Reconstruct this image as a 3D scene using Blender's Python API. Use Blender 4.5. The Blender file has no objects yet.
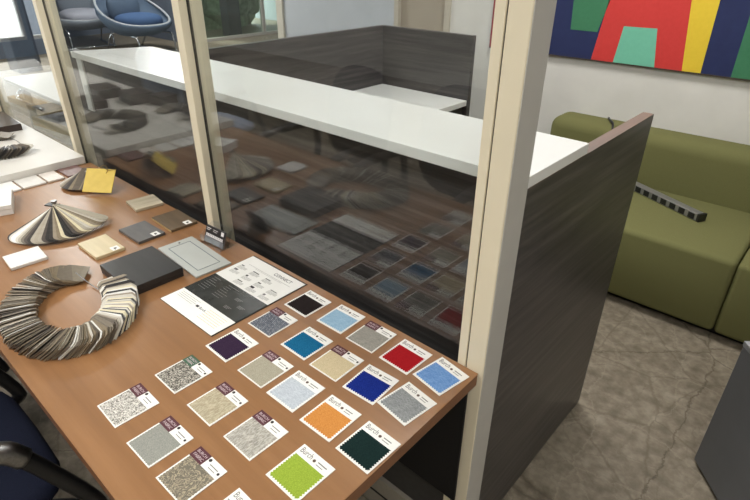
import bpy, bmesh, math, random
from mathutils import Vector, Matrix
R = random.Random(7)
C = bpy.context.scene.collection
PI = math.pi

# ------------------------------------------------------------------ helpers
def lin(c):
    return tuple(((v/255)/12.92 if v/255 <= .04045 else ((v/255+.055)/1.055)**2.4) for v in c) + (1,)

def newmat(name):
    m = bpy.data.materials.new(name); m.use_nodes = True
    nt = m.node_tree; b = nt.nodes['Principled BSDF']
    return m, nt, b

def coords(nt, scale=(1, 1, 1), rot=(0, 0, 0)):
    tc = nt.nodes.new('ShaderNodeTexCoord'); mp = nt.nodes.new('ShaderNodeMapping')
    mp.inputs['Scale'].default_value = scale; mp.inputs['Rotation'].default_value = rot
    nt.links.new(tc.outputs['Object'], mp.inputs['Vector'])
    return mp.outputs['Vector']

def ramp(nt, src, stops):
    r = nt.nodes.new('ShaderNodeValToRGB'); e = r.color_ramp.elements
    while len(e) < len(stops): e.new(.5)
    for q, (p, c) in zip(e, stops): q.position = p; q.color = lin(c)
    nt.links.new(src, r.inputs['Fac']); return r.outputs['Color']

def bump(nt, b, src, s=.2, d=.002):
    n = nt.nodes.new('ShaderNodeBump'); n.inputs['Strength'].default_value = s; n.inputs['Distance'].default_value = d
    nt.links.new(src, n.inputs['Height']); nt.links.new(n.outputs['Normal'], b.inputs['Normal'])

def plain(name, c, rough=.5, metal=0, var=6, vs=60, spec=.5, bmp=0):
    m, nt, b = newmat(name)
    v = coords(nt); n = nt.nodes.new('ShaderNodeTexNoise'); n.inputs['Scale'].default_value = vs; n.inputs['Detail'].default_value = 3
    nt.links.new(v, n.inputs['Vector'])
    lo = tuple(max(0, x-var) for x in c); hi = tuple(min(255, x+var) for x in c)
    nt.links.new(ramp(nt, n.outputs['Fac'], [(.3, lo), (.7, hi)]), b.inputs['Base Color'])
    b.inputs['Roughness'].default_value = rough; b.inputs['Metallic'].default_value = metal
    b.inputs['Specular IOR Level'].default_value = spec
    if bmp: bump(nt, b, n.outputs['Fac'], bmp, .002)
    return m

def grain(name, c1, c2, stretch=(1.2, 30, 30), rough=.4, c3=None, spec=.5):
    m, nt, b = newmat(name)
    v = coords(nt, stretch); n = nt.nodes.new('ShaderNodeTexNoise')
    n.inputs['Scale'].default_value = 2.0; n.inputs['Detail'].default_value = 6; n.inputs['Roughness'].default_value = .65
    nt.links.new(v, n.inputs['Vector'])
    st = [(.3, c1), (.7, c2)] if not c3 else [(.36, c1), (.5, c2), (.64, c3)]
    nt.links.new(ramp(nt, n.outputs['Fac'], st), b.inputs['Base Color'])
    b.inputs['Roughness'].default_value = rough; b.inputs['Specular IOR Level'].default_value = spec
    return m

def fabric(name, kind, cols):
    m, nt, b = newmat(name); b.inputs['Roughness'].default_value = .95; b.inputs['Specular IOR Level'].default_value = .1
    if kind == 'solid':
        v = coords(nt); n = nt.nodes.new('ShaderNodeTexNoise'); n.inputs['Scale'].default_value = 700
        out = n.outputs['Fac']; st = [(.3, cols[0]), (.7, cols[1])]
    elif kind == 'melange':
        v = coords(nt, (220, 700, 300)); n = nt.nodes.new('ShaderNodeTexNoise'); n.inputs['Scale'].default_value = 1; n.inputs['Detail'].default_value = 4
        out = n.outputs['Fac']; st = [(.3, cols[0]), (.7, cols[1])]
    elif kind == 'diag':
        v = coords(nt, (500, 160, 200), (0, 0, .9)); n = nt.nodes.new('ShaderNodeTexNoise'); n.inputs['Scale'].default_value = 1; n.inputs['Detail'].default_value = 3
        out = n.outputs['Fac']; st = [(.33, cols[0]), (.66, cols[1])]
    elif kind == 'weave':
        v = coords(nt, (1, 1, 1), (0, 0, .5)); n = nt.nodes.new('ShaderNodeTexBrick'); n.inputs['Scale'].default_value = 85
        n.inputs['Mortar Size'].default_value = .06
        n.inputs['Color1'].default_value = (1, 1, 1, 1); n.inputs['Color2'].default_value = (.45, .45, .45, 1); n.inputs['Mortar'].default_value = (0, 0, 0, 1)
        out = n.outputs['Color']; st = [(.1, cols[0]), (.95, cols[1])]
    elif kind == 'mosaic':
        v = coords(nt, (1, 1.5, 1)); n = nt.nodes.new('ShaderNodeTexVoronoi'); n.inputs['Scale'].default_value = 380
        out = n.outputs['Color']; st = [(.05, cols[0]), (.45, cols[1]), (.8, cols[2])]
    else:  # swirl
        v = coords(nt); n = nt.nodes.new('ShaderNodeTexNoise'); n.inputs['Scale'].default_value = 75; n.inputs['Distortion'].default_value = 2.2; n.inputs['Detail'].default_value = 1
        w = nt.nodes.new('ShaderNodeMath'); w.operation = 'SINE'; mu = nt.nodes.new('ShaderNodeMath'); mu.operation = 'MULTIPLY'; mu.inputs[1].default_value = 26
        nt.links.new(v, n.inputs['Vector']); nt.links.new(n.outputs['Fac'], mu.inputs[0]); nt.links.new(mu.outputs[0], w.inputs[0])
        nt.links.new(ramp(nt, w.outputs[0], [(.1, cols[0]), (.75, cols[1])]), b.inputs['Base Color'])
        return m
    nt.links.new(v, n.inputs['Vector'])
    nt.links.new(ramp(nt, out, st), b.inputs['Base Color'])
    bump(nt, b, out, .25, .0006)
    return m

def glassmat(name, tint, ior=1.5):
    m = bpy.data.materials.new(name); m.use_nodes = True; nt = m.node_tree; nt.nodes.clear()
    o = nt.nodes.new('ShaderNodeOutputMaterial'); mx = nt.nodes.new('ShaderNodeMixShader')
    t = nt.nodes.new('ShaderNodeBsdfTransparent'); g = nt.nodes.new('ShaderNodeBsdfGlossy'); f = nt.nodes.new('ShaderNodeFresnel')
    ge = nt.nodes.new('ShaderNodeNewGeometry'); mr = nt.nodes.new('ShaderNodeMapRange')
    mr.inputs['To Min'].default_value = ior; mr.inputs['To Max'].default_value = 1/ior
    nt.links.new(ge.outputs['Backfacing'], mr.inputs['Value']); nt.links.new(mr.outputs['Result'], f.inputs['IOR'])
    t.inputs['Color'].default_value = (*tint, 1); g.inputs['Roughness'].default_value = 0.0; g.inputs['Color'].default_value = (1, 1, 1, 1)
    nt.links.new(f.outputs[0], mx.inputs[0]); nt.links.new(t.outputs[0], mx.inputs[1]); nt.links.new(g.outputs[0], mx.inputs[2])
    nt.links.new(mx.outputs[0], o.inputs['Surface'])
    return m

def setp(o, label=None, cat=None, group=None, kind=None):
    if label: o['label'] = label
    if cat: o['category'] = cat
    if group: o['group'] = group
    if kind: o['kind'] = kind
    return o

def thing(name, label, cat, loc=(0, 0, 0), rz=0, group=None):
    o = bpy.data.objects.new(name, None); C.objects.link(o); o.empty_display_size = .05
    o.location = loc; o.rotation_euler = (0, 0, rz)
    return setp(o, label, cat, group)

def put(name, bm, mat, parent=None, smooth=False, bevel=0, seg=2):
    me = bpy.data.meshes.new(name); bm.normal_update(); bm.to_mesh(me); bm.free()
    for mm in (mat if isinstance(mat, (list, tuple)) else [mat]): me.materials.append(mm)
    if smooth:
        for p in me.polygons: p.use_smooth = True
    o = bpy.data.objects.new(name, me); C.objects.link(o)
    if parent: o.parent = parent
    if bevel:
        b = o.modifiers.new('bevel', 'BEVEL'); b.width = bevel; b.segments = seg; b.limit_method = 'ANGLE'; b.angle_limit = .6
    return o

def box(bm, x0, x1, y0, y1, z0, z1, M=None):
    vs = [bm.verts.new(Vector((x, y, z)) if M is None else M @ Vector((x, y, z))) for z in (z0, z1) for y in (y0, y1) for x in (x0, x1)]
    for f in ((0, 2, 3, 1), (4, 5, 7, 6), (0, 1, 5, 4), (2, 6, 7, 3), (0, 4, 6, 2), (1, 3, 7, 5)): bm.faces.new([vs[i] for i in f])
    return bm

def B(*a, M=None): return box(bmesh.new(), *a, M=M)

def prism(bm, pts, z0, z1, M=None):
    f = lambda x, y, z: Vector((x, y, z)) if M is None else M @ Vector((x, y, z))
    a = [bm.verts.new(f(x, y, z0)) for x, y in pts]; b = [bm.verts.new(f(x, y, z1)) for x, y in pts]; n = len(pts)
    bm.faces.new(a[::-1]); bm.faces.new(b)
    for i in range(n): bm.faces.new([a[i], a[(i+1) % n], b[(i+1) % n], b[i]])
    return bm

def smoothline(pts, n=6):
    P = [Vector(p) for p in pts]; out = []
    for i in range(len(P)-1):
        p0 = P[max(i-1, 0)]; p1 = P[i]; p2 = P[i+1]; p3 = P[min(i+2, len(P)-1)]
        for k in range(n):
            t = k/n
            out.append(.5*((2*p1)+(p2-p0)*t+(2*p0-5*p1+4*p2-p3)*t*t+(3*p1-p0-3*p2+p3)*t**3))
    out.append(P[-1]); return out

def tube(bm, pts, r, seg=10, smooth=0, sy=1.0):
    P = smoothline(pts, smooth) if smooth else [Vector(p) for p in pts]
    rs = r if isinstance(r, (list, tuple)) else None
    n = len(P); rings = []; up = None
    for i, p in enumerate(P):
        t = (P[min(i+1, n-1)]-P[max(i-1, 0)]).normalized()
        if up is None: up = Vector((0, 0, 1)) if abs(t.z) < .9 else Vector((1, 0, 0))
        u = (up-t*up.dot(t)).normalized(); w = t.cross(u); up = u
        rr = r if rs is None else rs[0]+(rs[1]-rs[0])*i/(n-1)
        rings.append([bm.verts.new(p+u*math.cos(2*PI*k/seg)*rr*sy+w*math.sin(2*PI*k/seg)*rr) for k in range(seg)])
    for a, b in zip(rings, rings[1:]):
        for k in range(seg): bm.faces.new([a[k], a[(k+1) % seg], b[(k+1) % seg], b[k]])
    bm.faces.new(rings[0][::-1]); bm.faces.new(rings[-1])
    return bm

def T(*a, **k): return tube(bmesh.new(), *a, **k)

def cyl(bm, x, y, z0, z1, r, seg=20, r2=None):
    return prism_taper(bm, [(x, y, z0, r), (x, y, z1, r if r2 is None else r2)], seg)

def prism_taper(bm, st, seg):
    rings = [[bm.verts.new((x+r*math.cos(2*PI*k/seg), y+r*math.sin(2*PI*k/seg), z)) for k in range(seg)] for x, y, z, r in st]
    for a, b in zip(rings, rings[1:]):
        for k in range(seg): bm.faces.new([a[k], a[(k+1) % seg], b[(k+1) % seg], b[k]])
    bm.faces.new(rings[0][::-1]); bm.faces.new(rings[-1]); return bm

def cushion(bm, cx, cy, cz, sx, sy, sz, p=3.5, nu=24, nv=12, M=None):
    """super-ellipsoid pad"""
    sg = lambda v, e: math.copysign(abs(v)**e, v); e = 2/p; rows = []
    for j in range(nv+1):
        v = -PI/2+PI*j/nv; row = []
        for i in range(nu):
            u = 2*PI*i/nu
            q = Vector((cx+sx*sg(math.cos(v), .7)*sg(math.cos(u), e), cy+sy*sg(math.cos(v), .7)*sg(math.sin(u), e), cz+sz*sg(math.sin(v), .7)))
            row.append(bm.verts.new(M @ q if M else q))
        rows.append(row)
    for a, b in zip(rows, rows[1:]):
        for i in range(nu):
            bm.faces.new([a[i], a[(i+1) % nu], b[(i+1) % nu], b[i]])
    bmesh.ops.remove_doubles(bm, verts=bm.verts, dist=1e-5)
    return bm

def text(s, size, mat, parent, loc, rot=(0, 0, 0), name='lettering', align='LEFT', ext=.0001, sx=1, shear=0, space=1):
    cu = bpy.data.curves.new('t', 'FONT'); cu.body = s; cu.size = size; cu.align_x = align; cu.extrude = ext; cu.shear = shear; cu.space_character = space
    cu.resolution_u = 3
    t = bpy.data.objects.new('t', cu); C.objects.link(t)
    bpy.context.view_layer.update()
    me = bpy.data.meshes.new_from_object(t.evaluated_get(bpy.context.evaluated_depsgraph_get()))
    bpy.data.objects.remove(t); bpy.data.curves.remove(cu)
    me.name = name; me.materials.clear(); me.materials.append(mat)
    for p in me.polygons: p.material_index = 0
    o = bpy.data.objects.new(name, me); C.objects.link(o); o.parent = parent; o.location = loc; o.rotation_euler = rot; o.scale = (sx, 1, 1)
    return o

# ------------------------------------------------------------------ materials
def mk_table():
    m, nt, b = newmat('brown_wood_laminate')
    v = coords(nt, (1.0, 16, 16)); n = nt.nodes.new('ShaderNodeTexNoise'); n.inputs['Scale'].default_value = 2; n.inputs['Detail'].default_value = 7; n.inputs['Roughness'].default_value = .6
    nt.links.new(v, n.inputs['Vector'])
    nt.links.new(ramp(nt, n.outputs['Fac'], [(.25, (134, 94, 60)), (.5, (146, 104, 67)), (.75, (159, 116, 77))]), b.inputs['Base Color'])
    b.inputs['Roughness'].default_value = .32; b.inputs['Specular IOR Level'].default_value = .65
    return m
TABLE = mk_table()
TEDGE = grain('brown_edge_band', (116, 78, 52), (134, 92, 62), (1, 20, 20), .35)
DARKWOOD = grain('dark_streaked_laminate', (56, 52, 52), (72, 68, 67), (1.2, 1.0, 26), .34, (90, 85, 83))
DARKWOODX = grain('dark_streaked_laminate_across', (56, 52, 52), (72, 68, 67), (1.0, 1.2, 26), .34, (90, 85, 83))
MAUVE = grain('mauve_brown_edge_band', (106, 93, 86), (124, 110, 101), (20, 1.2, 20), .45)
WHITELAM = plain('white_laminate', (236, 236, 233), .3, 0, 2, 8)
DESKLAM = plain('pale_laminate', (226, 222, 214), .28, 0, 3, 5)
DESKEDGE = plain('pale_edge_band', (196, 190, 178), .4, 0, 3, 8)
CREAM = plain('cream_painted_metal', (226, 216, 190), .42, 0, 2, 15)
GREYP = plain('grey_painted_metal', (190, 187, 180), .45, 0, 2, 15)
GROOVE = plain('black_gasket', (22, 21, 20), .7, 0, 3)
BLACK = plain('black_plastic', (22, 22, 24), .42, 0, 3)
BLACKM = plain('black_painted_steel', (14, 15, 18), .35, 0, 2)
CHROME = plain('chrome', (205, 208, 212), .15, 1, 4)
GREYMET = plain('brushed_grey_metal', (150, 150, 150), .35, 1, 8, 200)
NAVY = fabric('navy_fabric', 'solid', [(20, 23, 35), (30, 34, 50)])
DKPANEL = plain('dark_grey_panel', (46, 45, 44), .5, 0, 4)
RAIL = plain('taupe_painted_rail', (140, 134, 122), .45, 0, 3)
GLASS = glassmat('clear_glass', (.93, .945, .94))
WINGLASS = glassmat('window_glass', (.97, .98, .98))
GREENGLASS = glassmat('green_tinted_glass', (.86, .94, .89))
ACRYL = glassmat('clear_acrylic', (.95, .96, .97), 1.49)
WALL = plain('white_painted_wall', (222, 220, 214), .85, 0, 4, 6, .3, .05)
WALLB = plain('pale_blue_grey_wall', (190, 196, 203), .85, 0, 3, 6, .3)
BEIGE = plain('beige_painted_panel', (168, 157, 140), .7, 0, 3, 6)
SLATE = plain('slate_blue_panel', (112, 122, 138), .7, 0, 8, 3)
SLATEB = plain('dark_blue_column_cloth', (62, 78, 98), .8, 0, 10, 6)
CEIL = plain('white_ceiling_tile', (228, 227, 222), .9, 0, 3, 30)
WHITEP = plain('white_paper', (240, 239, 234), .6, 0, 2, 20)
WHITEB = plain('white_card_box', (232, 230, 226), .5, 0, 2, 20)
INK = plain('dark_ink', (52, 48, 50), .7, 0, 4)
INKG = plain('grey_ink', (118, 116, 115), .7, 0, 6)
INKP = plain('pale_ink', (168, 167, 162), .7, 0, 4)
INKO = plain('tan_ink', (206, 180, 130), .7, 0, 4)
INKW = plain('white_ink', (226, 222, 220), .7, 0, 2)
MAROON = plain('maroon_tag', (84, 40, 50), .6, 0, 3)
TAGGREEN = plain('green_tag', (58, 92, 70), .6, 0, 3)
YELLOW = plain('yellow_board', (208, 178, 62), .5, 0, 5, 40)
BRASS = plain('brass_wire', (170, 140, 80), .3, 1, 6)
SOFA = fabric('olive_green_upholstery', 'solid', [(104, 104, 66), (118, 117, 78)])
CABGREY = plain('grey_painted_cabinet', (112, 114, 118), .5, 0, 2, 10)

def mk_floor():
    m, nt, b = newmat('stained_concrete')
    v = coords(nt)
    n = nt.nodes.new('ShaderNodeTexNoise'); n.inputs['Scale'].default_value = 7; n.inputs['Detail'].default_value = 10; n.inputs['Roughness'].default_value = .72
    n2 = nt.nodes.new('ShaderNodeTexNoise'); n2.inputs['Scale'].default_value = 26; n2.inputs['Detail'].default_value = 6
    nt.links.new(v, n.inputs['Vector']); nt.links.new(v, n2.inputs['Vector'])
    ad = nt.nodes.new('ShaderNodeMath'); ad.operation = 'MULTIPLY_ADD'; ad.inputs[1].default_value = .5
    nt.links.new(n2.outputs['Fac'], ad.inputs[0])
    hf = nt.nodes.new('ShaderNodeMath'); hf.operation = 'MULTIPLY'; hf.inputs[1].default_value = .5
    nt.links.new(n.outputs['Fac'], hf.inputs[0]); nt.links.new(hf.outputs[0], ad.inputs[2])
    base = ramp(nt, ad.outputs[0], [(.36, (110, 101, 86)), (.5, (134, 124, 108)), (.64, (158, 148, 131))])
    # hairline cracks and long scuff lines: lightly warped voronoi cell borders at three sizes
    prev = base
    for sc, wid, col, warp, fac in ((1.3, .006, (84, 74, 60), .10, .75), (2.3, .010, (104, 94, 78), .06, .55), (4.1, .016, (168, 158, 140), .10, .35), (6.7, .02, (110, 100, 84), .12, .4)):
        wv = nt.nodes.new('ShaderNodeVectorMath'); wv.operation = 'MULTIPLY_ADD'; wv.inputs[1].default_value = (warp, warp, 0)
        nt.links.new(n.outputs['Color'], wv.inputs[0]); nt.links.new(v, wv.inputs[2])
        vo = nt.nodes.new('ShaderNodeTexVoronoi'); vo.feature = 'DISTANCE_TO_EDGE'; vo.inputs['Scale'].default_value = sc
        nt.links.new(wv.outputs[0], vo.inputs['Vector'])
        mr = nt.nodes.new('ShaderNodeMapRange'); mr.inputs['From Max'].default_value = wid; mr.inputs['To Min'].default_value = fac; mr.inputs['To Max'].default_value = 0
        nt.links.new(vo.outputs['Distance'], mr.inputs['Value'])
        mx = nt.nodes.new('ShaderNodeMix'); mx.data_type = 'RGBA'
        nt.links.new(mr.outputs[0], mx.inputs['Factor']); nt.links.new(prev, mx.inputs['A']); mx.inputs['B'].default_value = lin(col)
        prev = mx.outputs['Result']
    # spots of old adhesive
    vo = nt.nodes.new('ShaderNodeTexVoronoi'); vo.inputs['Scale'].default_value = 2.6; nt.links.new(wv.outputs[0], vo.inputs['Vector'])
    mr = nt.nodes.new('ShaderNodeMapRange'); mr.inputs['From Min'].default_value = .07; mr.inputs['From Max'].default_value = .09; mr.inputs['To Min'].default_value = .45; mr.inputs['To Max'].default_value = 0
    nt.links.new(vo.outputs['Distance'], mr.inputs['Value'])
    mx = nt.nodes.new('ShaderNodeMix'); mx.data_type = 'RGBA'
    nt.links.new(mr.outputs[0], mx.inputs['Factor']); nt.links.new(prev, mx.inputs['A']); mx.inputs['B'].default_value = lin((104, 96, 82))
    nt.links.new(mx.outputs['Result'], b.inputs['Base Color'])
    b.inputs['Roughness'].default_value = .55; b.inputs['Specular IOR Level'].default_value = .3
    bump(nt, b, n2.outputs['Fac'], .1, .003)
    return m
FLOOR = mk_floor()

# ------------------------------------------------------------------ camera
CAMH = 1.5
cam = bpy.data.cameras.new('camera'); camo = bpy.data.objects.new('camera', cam); C.objects.link(camo)
f, th, ro, ya = 535.355725, .512626859, -.00609240449, .729598040
fw = Vector((-math.sin(ya)*math.cos(th), math.cos(ya)*math.cos(th), -math.sin(th))); rt = Vector((math.cos(ya), math.sin(ya), 0)); dn = fw.cross(rt)
r2 = rt*math.cos(ro)+dn*math.sin(ro); d2 = -rt*math.sin(ro)+dn*math.cos(ro)
mw = Matrix.Identity(4)
for i in range(3): mw[i][0] = r2[i]; mw[i][1] = -d2[i]; mw[i][2] = -fw[i]
mw.translation = (0, 0, CAMH); camo.matrix_world = mw
cam.sensor_fit = 'HORIZONTAL'; cam.sensor_width = 36; cam.lens = f/750*36; cam.clip_start = .02
bpy.context.scene.camera = camo

# ------------------------------------------------------------------ setting
def struct(name, bm, mat, parent=None, **k):
    o = put(name, bm, mat, parent, **k)
    if not parent: o['kind'] = 'structure'
    return o
XW, XB, XG, YW = -10.0, -11.6, -9.2, 3.22
struct('floor', B(-11.8, 3.2, -4.2, 8.8, -.1, 0), FLOOR)
struct('ceiling', B(-11.8, 3.2, -4.2, 8.8, 2.8, 2.9), CEIL)
struct('wall_back', B(-2.215, 3.2, YW, YW+.15, 0, 2.8), WALL)
struct('wall_back_far', B(-3.95, -2.69, YW, YW+.15, 0, 2.8), WALLB)
struct('door_1', B(-2.69, -2.215, YW+.02, YW+.1, 0, 2.8), BEIGE)
b = bmesh.new()
box(b, -2.26, -2.215, YW-.012, YW+.06, 0, 2.8); box(b, -2.70, -2.66, YW-.012, YW+.06, 0, 2.8)
struct('trim_1', b, plain('pale_door_trim', (192, 184, 168), .6))
struct('trim_2', B(-4.03, -3.951, YW-.02, YW+.16, 0, 2.8), plain('off_white_corner_trim', (205, 200, 186), .6))
struct('wall_return', B(-4.02, -3.952, YW+.16, 8.8, 0, 2.8), WALLB)
struct('wall_far', B(-11.8, -3.95, 8.66, 8.8, 0, 2.8), WALLB)
struct('wall_right', B(3.06, 3.2, -4.2, YW, 0, 2.8), WALL)
struct('wall_front', B(-10.6, 3.2, -4.2, -4.06, 0, 2.8), WALL)
b = bmesh.new()
box(b, XW-.15, XW, -1.4, 3.3, 2.5, 2.8); box(b, XG-.15, XG, 5.35, 8.66, 2.5, 2.8)
struct('wall_left_header', b, WALLB)
struct('wall_left', B(XB-.15, XB, 3.35, 5.3, 0, 2.8), SLATE)
struct('wall_left_corner', B(XB-.15, XG, 5.30, 5.35, 0, 2.8), SLATE)
struct('wall_left_near', B(XW-.15, XW, -4.06, -1.4, 0, 2.8), SLATE)
struct('wall_left_jog', B(XB-.15, XW, 3.30, 3.35, 0, 2.8), SLATE)
b = bmesh.new(); box(b, XW-.1, XW+.05, -1.4, 3.3, 0, .23)
for k in range(8): box(b, XW+.05, XW+.06, -1.3+.62*k, -1.28+.62*k, .02, .21)
struct('wall_left_sill', b, SLATE)

def window(name, xw, y0, y1, z0, z1, n, gm):
    fr = bmesh.new()
    box(fr, xw-.1, xw-.02, y0, y1, z0, z0+.05); box(fr, xw-.1, xw-.02, y0, y1, z1-.05, z1)
    for k in range(n+1):
        y = y0+(y1-y0)*k/n; a = max(y-.03, y0); c = min(y+.03, y1); box(fr, xw-.1, xw-.02, a, c, z0+.05, z1-.05)
    o = struct(name, fr, GREYP)
    put('window_pane', B(xw-.065, xw-.055, y0+.01, y1-.01, z0+.01, z1-.01), gm, o)
window('window_1', XW, -1.4, 3.3, .23, 2.5, 2, WINGLASS)
window('window_2', XG, 5.35, 8.66, 0, 2.5, 2, GREENGLASS)
# dark blue column by the window
b = bmesh.new(); box(b, -8.95, -8.55, 2.35, 2.62, 0, 2.8); 
struct('trim_3', b, SLATEB, bevel=.02)
b = bmesh.new(); box(b, -8.9, -8.6, 2.62, 2.66, 0, 2.8)
struct('trim_4', b, plain('darker_blue_column_edge', (44, 56, 74), .8, 0, 6, 5))
b = bmesh.new(); box(b, XG-.5, XG-.25, 6.35, 6.62, 0, 2.8)
struct('trim_5', b, plain('dark_window_column', (52, 58, 66), .7, 0, 5, 4))

# hedge outside the green window
hb = bmesh.new()
for k in range(60):
    cx, cy, cz = XG-1.6+R.uniform(-.3, .2), R.uniform(6.0, 8.1), R.uniform(.05, 1.7)
    bmesh.ops.create_icosphere(hb, subdivisions=2, radius=R.uniform(.2, .42), matrix=Matrix.Translation((cx, cy, cz)))
for v in hb.verts: v.co += Vector((R.uniform(-.05, .05), R.uniform(-.05, .05), R.uniform(-.05, .05)))
hm = plain('hedge_leaves', (142, 160, 132), .8, 0, 26, 14)
h = put('hedge', hb, hm); setp(h, 'green leafy hedge outside the far tinted window', 'hedge')
struct('ground_outside', B(-26, XG-.16, -10, 18, -.12, -.02), plain('pale_paving', (214, 212, 206), .8, 0, 6, 3))

# ------------------------------------------------------------------ ceiling lights
def ceiling_light(x, y, w, d, power, label):
    t = thing('ceiling_light', label, 'light', (x, y, 2.8), 0, 'square ceiling lights')
    fb = bmesh.new()
    for s in (-1, 1):
        box(fb, -w/2-.03, w/2+.03, s*d/2-.015 if s > 0 else -d/2-.015, s*d/2+.015, -.05, -.001)
        box(fb, s*w/2-.015, s*w/2+.015, -d/2, d/2, -.05, -.001)
    put('light_frame', fb, WHITELAM, t)
    put('light_housing', B(-w/2, w/2, -d/2, d/2, -.02, -.002), WHITELAM, t)
    L = bpy.data.lights.new('lamp', 'AREA'); L.shape = 'RECTANGLE'; L.size = w-.04; L.size_y = d-.04; L.energy = power; L.color = (1, .985, .96)
    lo = bpy.data.objects.new('lamp', L); C.objects.link(lo); lo.parent = t; lo.location = (0, 0, -.035)
ceiling_light(-1.6, -.9, 1.2, .6, 44, 'ceiling light panel above the front of the sample table')
ceiling_light(-3.4, -.9, 1.2, .6, 45, 'ceiling light panel above the pale desk')
ceiling_light(.9, -.5, 1.2, .6, 40, 'added unseen ceiling light panel near the camera, brightening the right side')  # unseen fixture added to brighten the end post's side and the end panel
ceiling_light(-.9, 2.25, 1.2, .6, 40, 'ceiling light panel between the reception counter and the sofa')
ceiling_light(-5.6, 1.7, 1.2, .6, 95, 'ceiling light panel between the counter and the windows')
ceiling_light(-8.4, 4.4, 1.2, .6, 90, 'ceiling light panel nearest the lounge chairs')
SL = bpy.data.lights.new('sun', 'SUN'); SL.energy = 5.0; SL.angle = .02; SL.color = (1, .97, .92)
so = bpy.data.objects.new('sun', SL); C.objects.link(so); so.location = (-16, 2, 8); so.rotation_euler = Vector((.80, .12, -.60)).to_track_quat('-Z', 'Y').to_euler()
w = bpy.data.worlds.new('sky'); bpy.context.scene.world = w; w.use_nodes = True
bg = w.node_tree.nodes['Background']; bg.inputs['Color'].default_value = (.92, .96, 1, 1); bg.inputs['Strength'].default_value = 4.5
for xw, y0, y1, z0, z1 in ((XW, -1.4, 3.3, .23, 2.5), (XG, 5.35, 8.66, 0, 2.5)):
    L = bpy.data.lights.new('window_portal', 'AREA'); L.shape = 'RECTANGLE'; L.size = y1-y0; L.size_y = z1-z0; L.cycles.is_portal = True
    o = bpy.data.objects.new('window_portal', L); C.objects.link(o); o.location = (xw-.12, (y0+y1)/2, (z0+z1)/2)
    o.rotation_euler = Vector((1, 0, 0)).to_track_quat('-Z', 'Z').to_euler()

# ------------------------------------------------------------------ glass partition
GY = .803
pt = thing('glass_partition', 'glazed partition with cream metal posts standing behind the brown table', 'partition', (0, 0, 0))
def post(x0, x1, end=False):
    o = put('post', B(x0, x1, .776, .845, 0, 1.95), CREAM, pt, bevel=.002)
    return o
PX = [(-3.44, -3.405), (-2.415, -2.38), (-1.405, -1.37)]
for x0, x1 in PX:
    post(x0, x1)
    g = bmesh.new(); box(g, x1-.001, x1+.0015, GY-.004, GY+.004, .1, 1.9); box(g, x0-.0015, x0+.001, GY-.004, GY+.004, .1, 1.9)
    put('gasket', g, GROOVE, pt)
# end post: main extrusion with a narrow frame strip on its glazed side
put('post', B(-.433, -.392, .776, .846, 0, 1.95), CREAM, pt, bevel=.002)
put('frame_strip', B(-.456, -.4365, .777, .84, 0, 1.95), CREAM, pt, bevel=.0015)
put('gasket', B(-.437, -.4325, .781, .84, 0, 1.95), GROOVE, pt)
put('shaded_side_skin', B(-.3925, -.3905, .778, .846, 0, 1.95), GREYP, pt)  # grey skin over the cream post: shade of its right side put into colour
spans = [(-4.4, -3.44), (-3.405, -2.415), (-2.38, -1.405), (-1.37, -.456)]
for a, c in spans:
    put('glass_pane', B(a+.0005, c-.0005, GY-.003, GY+.003, .60, 1.90), GLASS, pt)
    put('lower_panel', B(a+.0005, c-.0005, .79, .83, .16, .598), DKPANEL, pt)
    put('bottom_rail', B(a+.0005, c-.0005, .78, .84, .02, .155), RAIL, pt, bevel=.002)
    put('rail_groove', B(a+.0005, c-.0005, .7785, .7805, .085, .092), GROOVE, pt)
    put('top_rail', B(a+.0005, c-.0005, .78, .84, 1.9, 1.95), CREAM, pt)

# ------------------------------------------------------------------ reception desk behind the glass
desk = thing('reception_desk', 'dark streaked laminate reception desk enclosure behind the glass partition', 'desk', (0, 0, 0))
put('end_panel', B(-.447, -.417, .852, 1.639, .008, 1.0985), DARKWOOD, desk)
put('edge_band', B(-.447, -.417, .852, 1.639, 1.0985, 1.0999), MAUVE, desk)
for y0 in (1.0, 1.585): put('glide', B(-.446, -.418, y0, y0+.045, 0, .008), BLACK, desk)
put('front_panel', B(-2.72, -.447, .965, .995, .01, 1.0999), DARKWOODX, desk)
put('side_panel', B(-2.30, -2.27, .995, 2.60, .01, 1.0999), DARKWOOD, desk)
put('back_panel', B(-2.30, -1.636, 2.60, 2.63, .01, 1.0999), DARKWOODX, desk)
put('return_worktop', B(-2.269, -1.64, 1.6, 2.599, .73, .76), WHITELAM, desk, bevel=.002)
put('front_worktop', B(-2.269, -.448, .996, 1.6, .73, .76), WHITELAM, desk, bevel=.002)
put('pedestal', B(-2.25, -1.66, 2.05, 2.59, .01, .729), DARKWOODX, desk)
b = prism(bmesh.new(), [(-2.49, .89), (-.4165, .89), (-.4165, 1.18), (-2.36, 1.18)], 1.1005, 1.1255)
ct = put('counter_top', b, WHITELAM, None, bevel=.0015); setp(ct, 'long white laminate transaction counter top resting on the dark reception desk', 'counter top')
b = B(-2.478, -2.425, .90, .906, .885, 1.1)
bk = put('end_bracket', b, WHITELAM, ct)

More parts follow.
